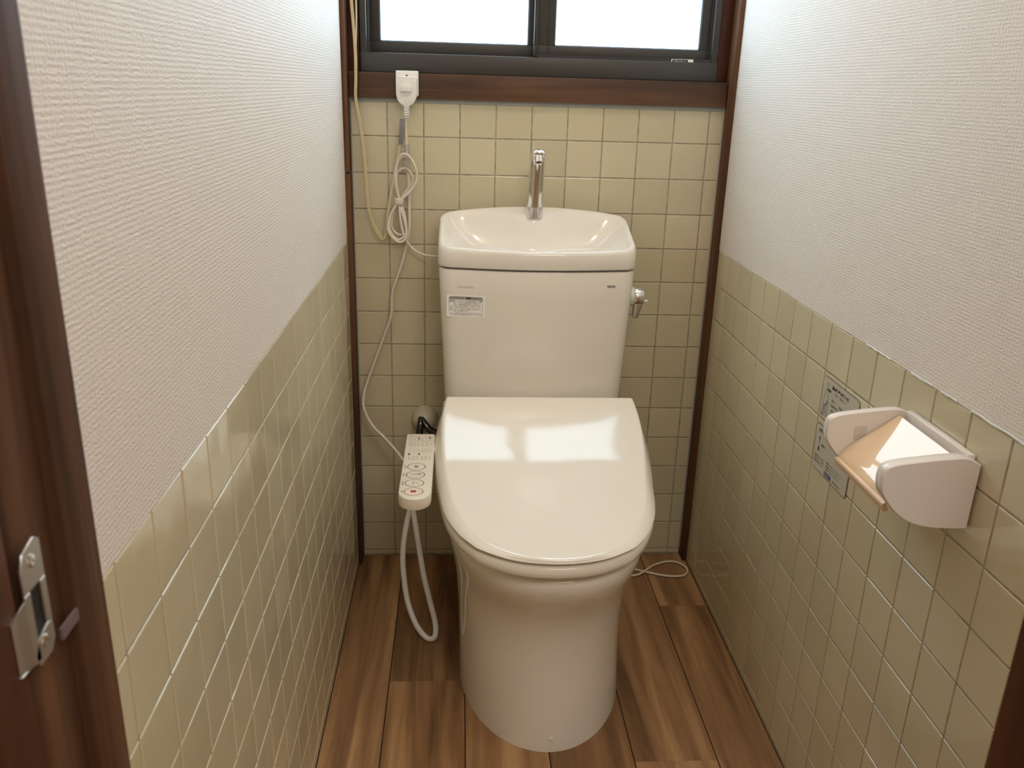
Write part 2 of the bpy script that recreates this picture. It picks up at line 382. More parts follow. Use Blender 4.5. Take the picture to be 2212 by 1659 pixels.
# caulk beads along the top tile edge of the right wall (broken, uneven) and the back corner
mb = MB()
for y0, y1 in ((-1.17, -1.02), (-0.99, -0.955), (-0.935, -0.885), (-0.83, -0.76)):
    n = 8; mb.tube([(W - .0002, y0 + (y1-y0)*i/n, ZR + .0006 + random.uniform(-.0006, .0008)) for i in range(n+1)], .0011, 6, sub=2)
mb.build('caulk_bead', M['caulk'], wr)
mb = MB(); mb.tube([(W - .0105, -.0005, 0.02), (W - .0105, -.0005, 0.4), (W - .0105, -.0005, 1.07)], .0024, 8, sub=2)
mb.tube([(0.0105, -.0005, 0.02), (0.0105, -.0005, 0.4), (0.0105, -.0005, 1.07)], .0018, 8, sub=2)
mb.build('caulk_bead', M['greycaulk'], wb)
ceiling = struct(bx('ceiling', (-1.25, -3.45, CEIL + .05), (1.95, 0.10, CEIL + .12), M['ceil']))
mb = MB(); mb.box((-0.0, -1.40, CEIL), (W, 0.002, CEIL + .05)); ob = mb.build('ceiling_board', M['ceil'], ceiling)
# hall shell behind the camera
struct(bx('wall_hall_back', (-1.25, -3.45, -.05), (1.95, -3.40, CEIL + .06), M['plaster']))
struct(bx('wall_hall_left', (-1.25, -3.45, -.05), (-1.20, -1.53, CEIL + .06), M['plaster']))
struct(bx('wall_hall_right', (1.90, -3.45, -.05), (1.95, -1.30, CEIL + .06), M['plaster']))
struct(bx('wall_partition_left', (-1.25, -1.52, -.05), (-0.101, -1.42, CEIL + .06), M['plaster']))
struct(bx('wall_partition_right', (W + .101, -1.30, -.05), (1.95, -1.20, CEIL + .06), M['plaster']))
bh = struct(bx('wall_lintel', (-0.1, -1.50, 1.98), (W + .1, -1.42, CEIL + .06), M['plaster']))

# ------------------------------------------------------------------ timber trim
def wood(name, a, b, mat, bev=.0012, parent=None): return struct(bx(name, a, b, mat, parent, bev))
wood('trim_1', (0.010, -0.012, 1.0765), (W - .0125, 0.10, 1.1265), M['sillwood'])                   # board under the window
t2 = MB(); t2.box((-0.034, -0.044, 0.0), (0.0085, 0.060, 1.0)); 
wood('trim_2', (-0.034, -0.044, 0.0), (0.0085, 0.060, 0.9255), M['darkwood'])
wood('trim_3', (-0.034, -0.044, 0.9290), (0.0085, 0.060, CEIL), M['darkwood'])
wood('trim_4', (W - .0095, -0.035, 0.0), (W + .034, 0.060, CEIL), M['darkwood'])
wood('trim_5', (0.0087, 0.004, 1.1267), (0.0315, 0.10, WZ1), M['redwood'])
wood('trim_6', (W - .035, 0.004, 1.1267), (W - .0097, 0.10, WZ1), M['redwood'])
wood('trim_7', (0.0087, -0.012, WZ1), (W - .0097, 0.10, WZ1 + .055), M['sillwood'])
# knots and the worn notch in the corner posts
mb = MB()
for (x, y, z, r) in ((0.0086, -0.004, 0.660, .0035), (0.0086, -.003, .610, .002), (0.0086, -.020, 1.045, .0018), (0.0086, -.001, .195, .004)):
    mb.lathe((x - .002, y, z), (1, 0, 0), [(r*1.2, 0), (r, .0024), (r*.4, .0030)], 10)
mb.build('nail_mark', M['black'], bpy.data.objects['trim_2'], True)
mb = MB()
for (x, z) in ((.690, 1.094), (.555, 1.106), (.745, 1.100), (.245, 1.098)):
    mb.lathe((x, -.0115, z), (0, -1, 0), [(.0016, 0), (.0012, .0008), (.0004, .001)], 8)
mb.build('nail_mark', M['black'], bpy.data.objects['trim_1'], True)
# doorway frame: left jamb in three stepped boards, right jamb, lintel
wood('trim_8', (-0.10, -1.4065, 0.0), (0.0012, -1.3655, 1.99), M['darkwood'])
wood('trim_9', (-0.10, -1.4640, 0.0), (-0.0055, -1.4075, 1.99), M['darkwood'])
wood('trim_10', (-0.10, -1.5400, 0.0), (-0.0015, -1.4650, 1.99), M['redwood'])
wood('trim_11', (W - .0010, -1.300, 0.0), (W + .10, -1.1735, 1.99), M['redwood'])
wood('trim_12', (-0.10, -1.44, 1.93), (W + .10, -1.37, 1.98), M['darkwood'])
struct(bx('wall_over_door', (-0.1, -1.42, 1.985), (W + .1, -1.39, CEIL), M['paper_x']))

# ------------------------------------------------------------------ window
win = empty('window_1', None, None, (0.404, 0.03, 1.127)); win['kind'] = 'structure'
win['label'] = 'two-pane aluminium sliding window with frosted glass'
def wp(name, boxes, mat, parent=win, bev=.001, label=None):
    mb = MB()
    for a, b in boxes: mb.box(a, b)
    o = mb.build(name, mat, parent, label=label)
    o.matrix_parent_inverse = Matrix.Translation(-win.location) if parent is win else Matrix.Identity(4)
    if bev: bevel(o, bev, 2)
    return o
z0 = 1.1272
fr = wp('frame', [((0.0335, -0.001, z0), (0.7725, 0.030, 1.1640)), ((0.0335, 0.030, z0), (0.7725, 0.098, 1.1600)),
                  ((0.0335, 0.002, z0), (0.0460, 0.098, WZ1)), ((0.7595, 0.002, z0), (0.7725, 0.098, WZ1)),
                  ((0.0335, 0.002, WZ1-.03), (0.7725, 0.098, WZ1))], M['alu'])
wp('track', [((0.0461, 0.016, 1.1601), (0.0500, 0.020, WZ1-.031)), ((0.0461, 0.046, 1.160), (0.0505, 0.050, WZ1-.031)),
             ((0.7555, 0.016, 1.1601), (0.7594, 0.020, WZ1-.031)), ((0.7550, 0.046, 1.160), (0.7594, 0.050, WZ1-.031)),
             ((0.3950, 0.0045, 1.1640), (0.7590, 0.0075, 1.1700)), ((0.0470, 0.040, 1.1600), (0.7590, 0.043, 1.1665))], M['aludark'], bev=0)
def sash(name, xa, xb, wl_, wr_, y, parent):
    t = .020; zb = 1.1655; zt = WZ1 - .032
    f = wp(name, [((xa, y, zb), (xb, y+t, 1.1885)), ((xa, y, zt-.03), (xb, y+t, zt)), ((xa, y, 1.1885), (xa+wl_, y+t, zt-.03)), ((xb-wr_, y, 1.1885), (xb, y+t, zt-.03))], M['alu'])
    f2 = MB()
    g = 0.0018     # bluish strips added for the dim shape behind the glass edge
    for a, b in (((xa+wl_, y+.003, 1.1885), (xa+wl_+g, y+.012, zt-.03)), ((xb-wr_-g, y+.003, 1.1885), (xb-wr_, y+.012, zt-.03)), ((xa+wl_, y+.003, 1.1885), (xb-wr_, y+.012, 1.1885+g))): f2.box(a, b)
    q = f2.build('edge_strip', M['edge_strip'], f)
    p = MB(); p.box((xa+wl_-.002, y+.0085, 1.187), (xb-wr_+.002, y+.0115, zt-.028)); p = p.build('pane', M['glass'], f, label='frosted pane glowing white with daylight')
    return f
sash('sash', 0.0475, 0.4160, .0220, .0370, 0.052, win)
s2 = sash('sash', 0.3890, 0.7600, .0430, .0230, 0.022, win)
wp('handle_rib', [((0.3930, 0.0185, 1.1700), (0.3965, 0.0225, WZ1-.035)), ((0.4180, 0.0200, 1.1700), (0.4200, 0.0225, WZ1-.035))], M['alu'], bev=.0005)
P = Print((0.6755, 0.0043, 1.1640), (1, 0, 0), (0, 0, 1), .00015)
P.rect(0, 0, .0465, .0056, 0, 1); P.rect(.0020, 0, .0350, .0046, 1, 2)
P.text('アルミサッシ', .0055, -.0004, .0034, .026, 2, 0.01, 3)
P.text('S', .0385, .0010, .0028, None, 3, 0.0, 3)
o = P.build('sticker', [M['label'], M['black'], M['label'], M['greyp']], win, label='small white and black sticker on the sill'); o.matrix_parent_inverse = Matrix.Translation(-win.location)

# warm globe lamp on the ceiling board (above the picture)
lamp = empty('ceiling_lamp', 'warm glass globe lamp on the ceiling of the toilet room', 'lamp', (0.47, -0.62, CEIL))
mb = MB(); mb.lathe((0, 0, 0.0), (0, 0, -1), [(.060, 0), (.060, .016), (.045, .024), (.030, .030)], 28); mb.build('base', M['white'], lamp, True, 40)
mb = MB(); prof = [(.070*math.sin(PI*i/14)+.0003, .025 + .070 - .070*math.cos(PI*i/14)) for i in range(15)]
mb.lathe((0, 0, 0), (0, 0, -1), prof, 28); mb.build('globe', M['lampglow'], lamp, True)
hl = empty('hall_fill_lamp', 'added white square fill lamp in the unseen hall behind the doorway', 'lamp', (0.8, -2.5, CEIL + .05))
mb = MB(); mb.box((-.5, -.45, -.018), (.5, .45, 0)); mb.build('housing', M['white'], hl)  # housing added around the hall fill, out of view

# ------------------------------------------------------------------ toilet
toilet = empty('toilet', 'ivory ceramic toilet with closed bidet seat lid, standing on the wooden floor', 'toilet', (0.404, -0.35, 0))
TI = Matrix.Translation(-toilet.location)
def tp(o, parent=None):
    o.parent = parent or toilet
    o.matrix_parent_inverse = TI if parent is None else Matrix.Identity(4)
    return o
# --- outline of seat and lid: half width against y
HALF = [(-.285,.200),(-.33,.205),(-.38,.2055),(-.43,.2025),(-.50,.1940),(-.57,.1835),(-.615,.1725),(-.66,.1545),(-.695,.1330),(-.712,.1180),(-.738,.0790),(-.751,.0400),(-.755,0)]
def cx_at(y): return 0.4005 + (0.3920 - 0.4005) * (-.285 - y) / (.46)      # the seat sits a touch askew
_sp = spline([(h, y, 0) for y, h in HALF], 5)
right_side = [(p.x, p.y) for p in _sp]            # from back right to front tip
def outline(ins=0.0, tip=None, back=None):
    """closed ring: back right -> front tip -> back left ; inset by ins (tip inset separately)"""
    tip = ins if tip is None else tip
    out = []
    for i, (h, y) in enumerate(right_side):
        a = right_side[max(i-1, 0)]; b = right_side[min(i+1, len(right_side)-1)]
        t = Vector((b[0]-a[0], b[1]-a[1]));
        if i == len(right_side)-1: t = Vector((-1, 0))
        t.normalize(); n = Vector((t.y, -t.x))       # inward-ish
        if n.x > 0: n = -n
        f = (-.285 - y) / .47; k = ins + (tip - ins) * max(0, (f - .72) / .28) ** 2
        x2 = max(h + n.x * k, 0.0) if i < len(right_side)-1 else 0.0
        y2 = y + (abs(n.y) * k)
        out.append((x2, y2))
    if back is not None:
        out = [(x, min(y, back)) for x, y in out]
    ring = [(x, y) for x, y in out] + [(-x, y) for x, y in reversed(out[:-1])]
    return ring
def lidtop(x, y):
    f = (-.285 - y) / .47
    g = max(0, min(1, f))
    sg = .05 * (math.log(1 + math.exp(8.0)) - math.log(1 + math.exp((.40 - g) / .05)))
    base = .5255 - .47 * (.071 * g + .318 * sg)
    crown = .004 * (1 - (x / .2) ** 2)
    return base + crown - .004
def lidbot(y): 
    f = (-.285 - y) / .47
    return .4245 + .030 * max(0, 1 - f * 2.2)
lid = MB()
def ring3(r, zf): return [(cx_at(y) + x, y, zf(x, y)) for x, y in r]
R = []
o0 = outline(.004, .004)
R.append(ring3(outline(.010, .010), lambda x, y: lidbot(y) + .003))
R.append(ring3(outline(.003, .002), lambda x, y: lidbot(y)))
R.append(ring3(outline(0, 0), lambda x, y: lidbot(y) + .0025))
R.append(ring3(outline(.0015, .0005), lambda x, y: lidbot(y) + .35 * (lidtop(x, y) - lidbot(y))))
R.append(ring3(outline(.0105, .0012), lambda x, y: lidbot(y) + .80 * (lidtop(x, y) - lidbot(y))))
R.append(ring3(outline(.0135, .0020), lambda x, y: lidtop(x, y) - .0020))
R.append(ring3(outline(.0158, .0029), lambda x, y: lidtop(x, y) - .0005))
base = outline(.0185, .0042)
R.append(ring3(base, lidtop))
yc = -.50
for s_ in (.985, .96, .9, .78, .62, .45, .27, .1):
    R.append(ring3([(x*s_, yc + (y-yc)*s_) for x, y in base], lidtop))
lid.loft(R, True, True, True)
lo = lid.build('seat_lid', M['plastic'], toilet, True, 62); tp(lo)
# seat under the lid
st = MB(); R = []
for ins, z in ((.010, .4000), (.0045, .3985), (.0015, .4010), (.0010, .4080), (.0020, .4150), (.0050, .4180), (.02, .4185)):
    R.append(ring3(outline(ins, ins), lambda x, y, z=z: z))
st.loft(R, True, True, True); tp(st.build('seat', M['plastic'], toilet, True, 60))
# dark rubber gap layers keep lid, seat and bowl apart
gp = MB(); gp.loft([ring3(outline(.020, .020), lambda x, y: .4183), ring3(outline(.020, .020), lambda x, y: .4300)], True, True, True); tp(gp.build('seat_buffer', M['plastic'], toilet))
# bidet unit behind the lid hinge
un = MB()
def rrect(h, yb, yf, r, bulge=0.0, cx=0.4, n=7, nb=8):
    pts = []
    # back right corner -> going to back left -> front left -> front right (counter-clockwise seen from above)
    def corner(px, py, a0): 
        return [(px + r*math.cos(a0 + i/n*PI/2), py + r*math.sin(a0 + i/n*PI/2)) for i in range(n+1)]
    pts += corner(h-r, yb-r, 0); 
    for i in range(1, nb): t = i/nb; pts.append(((h-r)*(1-2*t), yb))
    pts += corner(-h+r, yb-r, PI/2)
    pts += corner(-h+r, yf+r, PI)
    for i in range(1, nb): t = i/nb; pts.append(((-h+r)*(1-2*t), yf - bulge*math.sin(PI*t)))
    pts += corner(h-r, yf+r, 1.5*PI)
    out = []
    for x, y in pts:
        if y < (yb+yf)/2 and bulge: y -= bulge * .35 * max(0, 1 - (x/h)**2) * 0
        out.append((cx + x, y))
    return out
for ins, z in ((.004, .392), (0, .396), (0, .495), (.004, .512), (.012, .518)):
    pass
U_ = [[(x, y, z) for x, y in rrect(.196 - i, -.222 - i, -.300 + i*0, .018, 0, .4005)] for i, z in ((.004, .390), (0, .394), (0, .480), (.004, .497), (.012, .503))]
un.loft(U_, True, True, True); tp(un.build('bidet_unit', M['plastic'], toilet, True, 50))
# --- bowl
def bowlring(h, yf, yb, z, cx, blend, hb=None, n=26, nb=14):
    """front: blend 1 = lid-like outline, 0 = ellipse centre -.43; back: sides run to yb with half width hb"""
    hb = h if hb is None else hb
    pts = []
    yc_ = -.43
    for i in range(n + 1):
        t = PI/2 * i / n
        xe, ye = h*math.cos(t), yc_ - (yc_*1.0 - yf) * math.sin(t)
        j = i / n * (len(right_side) - 1); a = int(j); b2 = min(a+1, len(right_side)-1); fr_ = j - a
        e = 2/2.35
        xl = h * (max(0, math.cos(t)) ** e); yl = yc_ - (yc_ - yf) * (max(0, math.sin(t)) ** e)
        pts.append((xe*(1-blend) + xl*blend, ye*(1-blend) + yl*blend))
    right = [(x, y) for x, y in pts]
    side = []
    for i in range(1, nb + 1):
        t = i / nb; y = yc_ + (yb - yc_) * t; s_ = t*t*(3-2*t)
        hh = h + (hb - h) * s_
        if t > .85: hh -= (t - .85) / .15 * .012
        side.append((hh, y))
    ring = [(-x, y) for x, y in side[::-1]] + [(-x, y) for x, y in right] + [(x, y) for x, y in right[:-1][::-1]] + [(x, y) for x, y in side]
    return [(cx + x, y, z) for x, y in ring]
sec = [ # h, yf, yb, z, cx, blend, hb
 (.1575, -.6745, -.20, .0000, .4015, .00, .120),
 (.1575, -.6745, -.20, .0040, .4015, .00, .120),
 (.1570, -.6725, -.20, .0300, .4005, .00, .120),
 (.1560, -.6690, -.19, .0800, .3990, .00, .120),
 (.1555, -.6655, -.18, .1300, .3975, .05, .126),
 (.1565, -.6645, -.17, .1750, .3970, .10, .132),
 (.1590, -.6670, -.15, .2150, .3968, .20, .140),
 (.1625, -.6750, -.12, .2500, .3968, .30, .150),
 (.1680, -.6880, -.09, .2830, .3970, .45, .160),
 (.1725, -.7050, -.06, .3100, .3972, .60, .168),
 (.1765, -.7195, -.05, .3330, .3972, .75, .176),
 (.1795, -.7300, -.045, .3520, .3972, .85, .180),
 (.1805, -.7350, -.04, .3680, .3970, .90, .182),
 (.1790, -.7335, -.04, .3790, .3970, .90, .181),
 (.1740, -.7270, -.04, .3850, .3970, .90, .178),
 (.1620, -.7100, -.05, .3868, .3970, .90, .170)]
bw = MB(); bw.loft([bowlring(h, yf, yb, z, cx, bl, hb) for h, yf, yb, z, cx, bl, hb in sec], True, True, True)
tp(bw.build('bowl', M['ceramic'], toilet, True, 60))
mb = MB(); mb.lathe((.4036, -.6700, .0258), (0, -1, .06), [(.0062, 0), (.0058, .0022), (.0044, .0034), (.0015, .0038)], 20)
tp(mb.build('screw_cap', M['ceramic'], toilet, True, 60))
# shadow-gap filler between seat and rim
gp = MB(); gp.loft([bowlring(.160, -.700, -.06, .384, .398, .9), bowlring(.160, -.700, -.06, .3992, .398, .9)], True, True, True); tp(gp.build('seat_buffer', M['ceramic'], toilet))
# --- tank
TC = .3955
def trect(h, yf, yb, z, r, bulge, cx=TC): return [(x, y, z) for x, y in rrect(h, yb, yf, r, bulge, cx, 7, 12)]
tk = MB(); tk.loft([trect(.176, -.185, -.030, .392, .030, .010), trect(.180, -.190, -.028, .400, .030, .012), trect(.1865, -.1935, -.028, .480, .030, .014),
                    trect(.1915, -.1955, -.028, .600, .030, .016), trect(.1965, -.1975, -.028, .700, .030, .017), trect(.1985, -.1985, -.028, .7560, .030, .018), trect(.1970, -.1970, -.029, .7598, .029, .018),
                    trect(.1900, -.1900, -.035, .7600, .028, .016)], True, True, True)
tank = tp(tk.build('tank', M['ceramic'], toilet, True, 45))
mb = MB(); mb.loft([trect(.190, -.190, -.035, .7600, .028, .016), trect(.190, -.190, -.035, .7660, .028, .016)], True, True, True)
tp(mb.build('tank_gap', M['greyp'], toilet))
# --- hand-wash basin lid
def ztop(x, y):
    t = max(0, min(1, (-.185 - y) / -.16)) if False else max(0, min(1, (y + .205) / .165))
    z = .8010 + .0500 * (t ** 1.15)
    z += .0135 * max(0, 1 - ((x - TC) / .18) ** 2) * (t ** 2)
    return z
def bring(h, yf, yb, r, bulge, zf): return [(x, y, zf(x, y)) for x, y in rrect(h, yb, yf, r, bulge, TC, 7, 12)]
bn = MB(); R = []
R.append(bring(.1960, -.1965, -.032, .030, .017, lambda x, y: .7640))
R.append(bring(.1998, -.1998, -.028, .032, .018, lambda x, y: .7645))
R.append(bring(.2008, -.2008, -.027, .032, .018, lambda x, y: .7675))
R.append(bring(.2006, -.2006, -.027, .034, .018, lambda x, y: .7675 + .5*(ztop(x, y) - .7675)))
R.append(bring(.2000, -.2000, -.027, .036, .018, lambda x, y: ztop(x, y) - .0075))
R.append(bring(.1980, -.1982, -.028, .036, .0178, lambda x, y: ztop(x, y) - .0025))
R.append(bring(.1945, -.1950, -.031, .036, .0174, lambda x, y: ztop(x, y)))
R.append(bring(.1905, -.1912, -.034, .036, .0170, lambda x, y: ztop(x, y) - .0010))
def shelf(x, y):   # faucet shelf bulging forward from the back rim
    return .030 * math.exp(-((x - TC) / .045) ** 2) * max(0, min(1, (y + .11) / .05))
def inner(h, yf, yb, r, zf):
    out = []
    for x, y in rrect(h, yb, yf, r, .014, TC, 7, 12):
        y2 = y - shelf(x, y); out.append((x, y2, zf(x, y2)))
    return out
R.append(inner(.1870, -.1880, -.038, .036, lambda x, y: ztop(x, y) - .0045))
R.append(inner(.1820, -.1850, -.046, .040, lambda x, y: ztop(x, y) - .0140 if y < -.1 else ztop(x, y) - .0140))
R.append(inner(.1720, -.1800, -.058, .045, lambda x, y: .7950 + .45*(ztop(x, y) - .8010)))
R.append(inner(.1550, -.1700, -.074, .045, lambda x, y: .7830 + .16*(ztop(x, y) - .8010)))
R.append(inner(.1300, -.1580, -.092, .032, lambda x, y: .7775))
R.append(inner(.0900, -.1450, -.108, .018, lambda x, y: .7755))
R.append([(x, y, .7745) for x, y in rrect(.03, -.118, -.130, .005, 0, TC, 7, 12)])
bn.loft(R, True, True, True)
basin = tp(bn.build('hand_wash_basin', M['ceramic'], toilet, True, 70))
# --- faucet
fb = Vector((.3955, -.056, .846))
fa = MB()
fa.lathe(fb, (0.0, 0, 1), [(.0185, 0), (.0185, .002), (.0180, .018), (.0175, .030), (.0165, .048), (.0150, .062), (.011, .070)], 32)
tp(fa.build('faucet_base', M['chrome'], toilet, True, 50))
fa = MB()
path = [fb + Vector(v) for v in ((0, .002, .004), (.000, -.001, .030), (.0002, -.007, .060), (.0004, -.015, .090), (.0006, -.024, .1170), (.0008, -.034, .1320), (.0009, -.044, .1350), (.0010, -.0525, .1300))]
Ps = spline(path, 5); rings = []; nn = 28
for i, p in enumerate(Ps):
    f = i / (len(Ps) - 1); t = (Ps[min(i+1, len(Ps)-1)] - Ps[max(i-1, 0)]).normalized(); xv = Vector((1, 0, 0)); dv = t.cross(xv)
    r = .0183 - .0046 * f; rad = r * (1 if f < .92 else math.sqrt(max(0, 1 - ((f - .92) / .083) ** 2)) * .85 + .15)
    ring = []
    for q in range(nn):
        a = 2*PI*q/nn; c, s_ = math.cos(a), math.sin(a)
        d = s_ if s_ > 0 else s_ * .55            # flatter underside
        ring.append(p + xv * (c * rad) - dv * (d * rad) * (1))
    rings.append(ring)
fa.loft(rings, True, True, True); spout = tp(fa.build('faucet_spout', M['chrome'], toilet, True, 60))
fa = MB(); fa.lathe(fb + Vector((.0009, -.0475, .1265)), (0, -.45, -.9), [(.0085, -.004), (.0085, .0110), (.0078, .0117), (.0070, .0085), (.002, .008)], 26)
tp(fa.build('spout_nozzle', M['chrome'], toilet, True, 40))
fa = MB(); fa.cyl(fb + Vector((.0009, -.0475, .1265)) + Vector((0, -.45, -.9)).normalized()*.0086, (0, -.45, -.9), .0068, .0008, 20); tp(fa.build('aerator', M['black'], toilet))
# --- flush lever on the right side of the tank
fl = MB(); fl.lathe((.5925, -.120, .6930), (1, 0, 0), [(.0195, 0), (.0200, .002), (.0200, .013), (.0185, .0150), (.006, .0155)], 32)
lev = tp(fl.build('flush_lever', M['white'], toilet, True, 40, label='white dial plate behind the chrome flush knob'))
fl = MB(); fl.lathe((.6080, -.120, .6930), (1, 0, 0), [(.0188, 0), (.0190, .0005), (.0190, .0180), (.0182, .0190), (.004, .0192)], 32)
k1 = tp(fl.build('knob', M['chrome'], toilet, True, 40), lev)
fl = MB()
fl.loft([[(.6085, -.120 - w, z), (.6085, -.120 + w, z), (x1, -.120 + w, z), (x1, -.120 - w, z)] for w, z, x1 in ((.0150, .690, .6270), (.0115, .672, .6255), (.0085, .655, .6215), (.0075, .646, .6185))], True, True, True)
k2 = tp(fl.build('lever_arm', M['steel'], toilet), lev); bevel(k2, .002)
fl = MB(); fl.cyl((.6290, -.1262, .6840), (1, 0, 0), .0028, .0075, 14); k3 = tp(fl.build('pin', M['white'], toilet, True, 40), lev)
# print on the tank
def fronty(x, z): 
    t = (z - .600) / .156; yf = -.1955 - .003 * t; b = .016 + .002 * t
    h = .1915 + .007*t; u = max(-1, min(1, (x - TC) / (h - .03))); return yf - b * math.cos(u * PI/2)
class TankPrint(Print):
    def p(s, a, b, k=1):
        x = s.O.x + a; z = s.O.z + b; return Vector((x, fronty(x, z) - s.l * k, z))
    def rr(s, a0, b0, a1, b1, r, mi=0, k=1, tl=True, n=5, cols=40):
        # a curved plate built as strips with rounded ends
        for i in range(cols):
            xa = a0 + (a1-a0)*i/cols; xb = a0 + (a1-a0)*(i+1)/cols
            def cut(x):
                d = min(x - a0, a1 - x); return r - math.sqrt(max(0, r*r - (r - d)**2)) if d < r else 0
            ca, cb = cut(xa), cut(xb); s.add([s.p(xa, b0+ca, k), s.p(xb, b0+cb, k), s.p(xb, b1-cb, k), s.p(xa, b1-ca, k)], [(0,1,2,3)], mi)
P = TankPrint((.2130, 0, .6640), (1, 0, 0), (0, 0, 1), .00022)
w_, h_ = .0770, .0455
P.rr(0, 0, w_, h_, .002, 0, 1)
P.rr(.0045, .0065, w_ - .0045, h_ - .0035, .003, 1, 2); P.rr(.0052, .0072, w_ - .0052, h_ - .0095, .0024, 0, 3); P.rr(.0052, .030, w_ - .0052, h_ - .0095, .00001, 0, 3)
P.text('ご', .0345, h_ - .0082, .0036, None, 0, .01, 4); P.text('注意', .0385, h_ - .0086, .0045, None, 2, .03, 4)
P.line(.0130, .0075, .0130, h_ - .0098, .0003, 1, 4)
P.ell(.0090, .0200, .0028, .0028, .0006, 1, 4); P.line(.0071, .0219, .0109, .0181, .0006, 1, 4)
P.text('禁止', .0064, .0135, .0024, .0052, 2, .02, 4)
lines = [('タンクふたやタンク内面の清掃には、酸', .0312, .0026), ('性・アルカリ性洗剤は使用しない', .0277, .0026), ('また、芳香洗浄剤なども使用しない', .0242, .0026),
         ('内部の樹脂部品が破損し、水漏れして家財な', .0212, .0018), ('どを濡らす財産損害発生のおそれがあります。', .0185, .0018),
         ('タンクふたやタンクに重いものをのせたり', .0147, .0026), ('強く力を掛けない', .0112, .0026), ('ふたが割れたり、破片でけがをするおそれがあります。', .0083, .0017)]
for t, b_, hh in lines: P.text(t, .0148, b_, hh, .054 if len(t) > 12 else .030, 2, .01 if hh > .002 else 0, 4)
P.text('お手入れの際は、取扱説明書をご覧ください。', .0060, .0032, .0020, .048, 2, 0, 4)
P.text('H0C-055R', .0610, .0026, .0017, .0125, 2, 0, 4)
tp(P.build('warning_sticker', [M['label'], M['greyp'], M['black']], toilet, label='white warning sticker with grey header and small Japanese text'), tank)
P = TankPrint((.5345, 0, .7280), (1, 0, 0), (0, 0, 1), .0002)
P.text('TOTO', 0, 0, .0052, .0178, 0, .055, 1)
tp(P.build('logo_print', [M['black']], toilet, label='small black TOTO lettering'), tank)
P = TankPrint((.2345, 0, .7235), (1, 0, 0), (0, 0, 1), .0002)
P.text('SH233BANe', 0, 0, .0046, .0320, 0, .0, 1)
tp(P.build('model_print', [M['faint']], toilet, label='faint grey model lettering'), tank)

# --- remote control arm
PZ = .4600; px0, px1, pyb, pyf = .1385, .1935, -.3235, -.6060
def parm(i, z, front=0):
    a, b = px0 + i, px1 - i; yb_ = pyb - i; cxp = (px0+px1)/2; rx = (b-a)/2; ry = .0300 - i
    pts = [(b - .003, yb_), (a + .003, yb_), (a, yb_ - .003)]
    pts += [(cxp - rx*math.cos(PI*k/20), (pyf + .030) - ry*math.sin(PI*k/20)) for k in range(21)]
    pts += [(b, yb_ - .003)]
    return [(x, y, z) for x, y in pts]
mb = MB(); mb.loft([parm(.003, PZ - .0215), parm(.0006, PZ - .020), parm(0, PZ - .017), parm(0, PZ - .0022), parm(.0008, PZ - .0006), parm(.0024, PZ)], True, True, True)
arm = tp(mb.build('control_panel', M['panel'], toilet, True, 35, label='long narrow remote panel with printed round buttons'))
mb = MB(); mb.box((px1 - .002, -.395, PZ - .020), (.215, -.326, PZ - .004)); b_ = tp(mb.build('panel_arm', M['panel'], toilet)); bevel(b_, .003)
def by(f): return pyb + (pyf - pyb) * f
def button(cx, cy, rx, ry, ring, kind):
    mb = MB(); n = 30
    mb.loft([[(cx + rx*s_*math.cos(2*PI*q/n), cy + ry*s_*math.sin(2*PI*q/n), PZ + z) for q in range(n)] for s_, z in ((1, -.0004), (1, .0002), (.96, .0004), (.6, .0004))], True, True, True)
    # printed ring
    rk = 1.10 if rx > .01 else 1.09
    s0 = [(cx + rx*rk*math.cos(2*PI*q/n), cy + ry*rk*math.sin(2*PI*q/n), PZ + .00012) for q in range(n)]
    mb.add(s0, [tuple(range(n))], 1)
    P = Print((cx, cy, PZ + .0004), (0, 1, 0), (-1, 0, 0), .00012)
    if kind == 'stop': P.rect(-.0038, -.0042, .0038, .0052, 2, 1)
    elif kind == 'rear':
        P.ell(-.004, .004, .0044, .0026, .0007, 2, 1, 16, PI, 2*PI); P.ell(.004, .004, .0044, .0026, .0007, 2, 1, 16, PI, 2*PI)
        for dx in (-.003, 0, .003): P.line(dx*.4, -.0008, dx, -.0060, .0004, 3, 1)
    elif kind == 'bidet':
        P.ell(.0, -.0005, .0028, .0085, .0007, 2, 1, 24); P.ell(.002, -.0080, .0032, .0028, .0007, 2, 1, 20); P.line(.0035, .001, .0035, -.008, .0006, 2, 1)
    elif kind == 'move': P.ell(-.0022, 0, .0030, .0032, .0014, 2, 1, 20); P.ell(.0022, 0, .0030, .0032, .0014, 2, 1, 20)
    elif kind == 'bar': P.rect(-.0008, -.0022, .0008, .0022, 2, 1)
    else: P.text(kind, 0, 0, .0036, None, 2, .01, 1, centre=True)
    o = len(mb.v); mb.v += P.v; mb.f += [tuple(i + o for i in f) for f in P.f]; mb.m += P.m
    return tp(mb.build('button', [M['panel'], ring, M['red'] if kind == 'stop' else M['black'], M['greyp']], toilet, True, 30), arm)
cxb = .1640
for f, kd, rg in ((.895, 'stop', M['redring']), (.780, 'rear', M['olive']), (.662, 'bidet', M['olive']), (.545, 'move', M['olive'])):
    button(cxb, by(f), .0150, .0138, rg, kd)
for f, k1_, k2_ in ((.405, 'bar', 'bar'), (.290, 'bar', 'bar')):
    button(.1565, by(f), .0078, .0078, M['olive'], k1_); button(.1790, by(f), .0078, .0078, M['olive'], k2_)
button(.1555, by(.185), .0078, .0075, M['olive'], '強'); button(.1785, by(.185), .0078, .0075, M['olive'], '温')
button(.1550, by(.110), .0078, .0075, M['olive'], '弱'); button(.1775, by(.110), .0078, .0075, M['olive'], '便')
button(.1560, by(.035), .0078, .0060, M['olive'], '節')
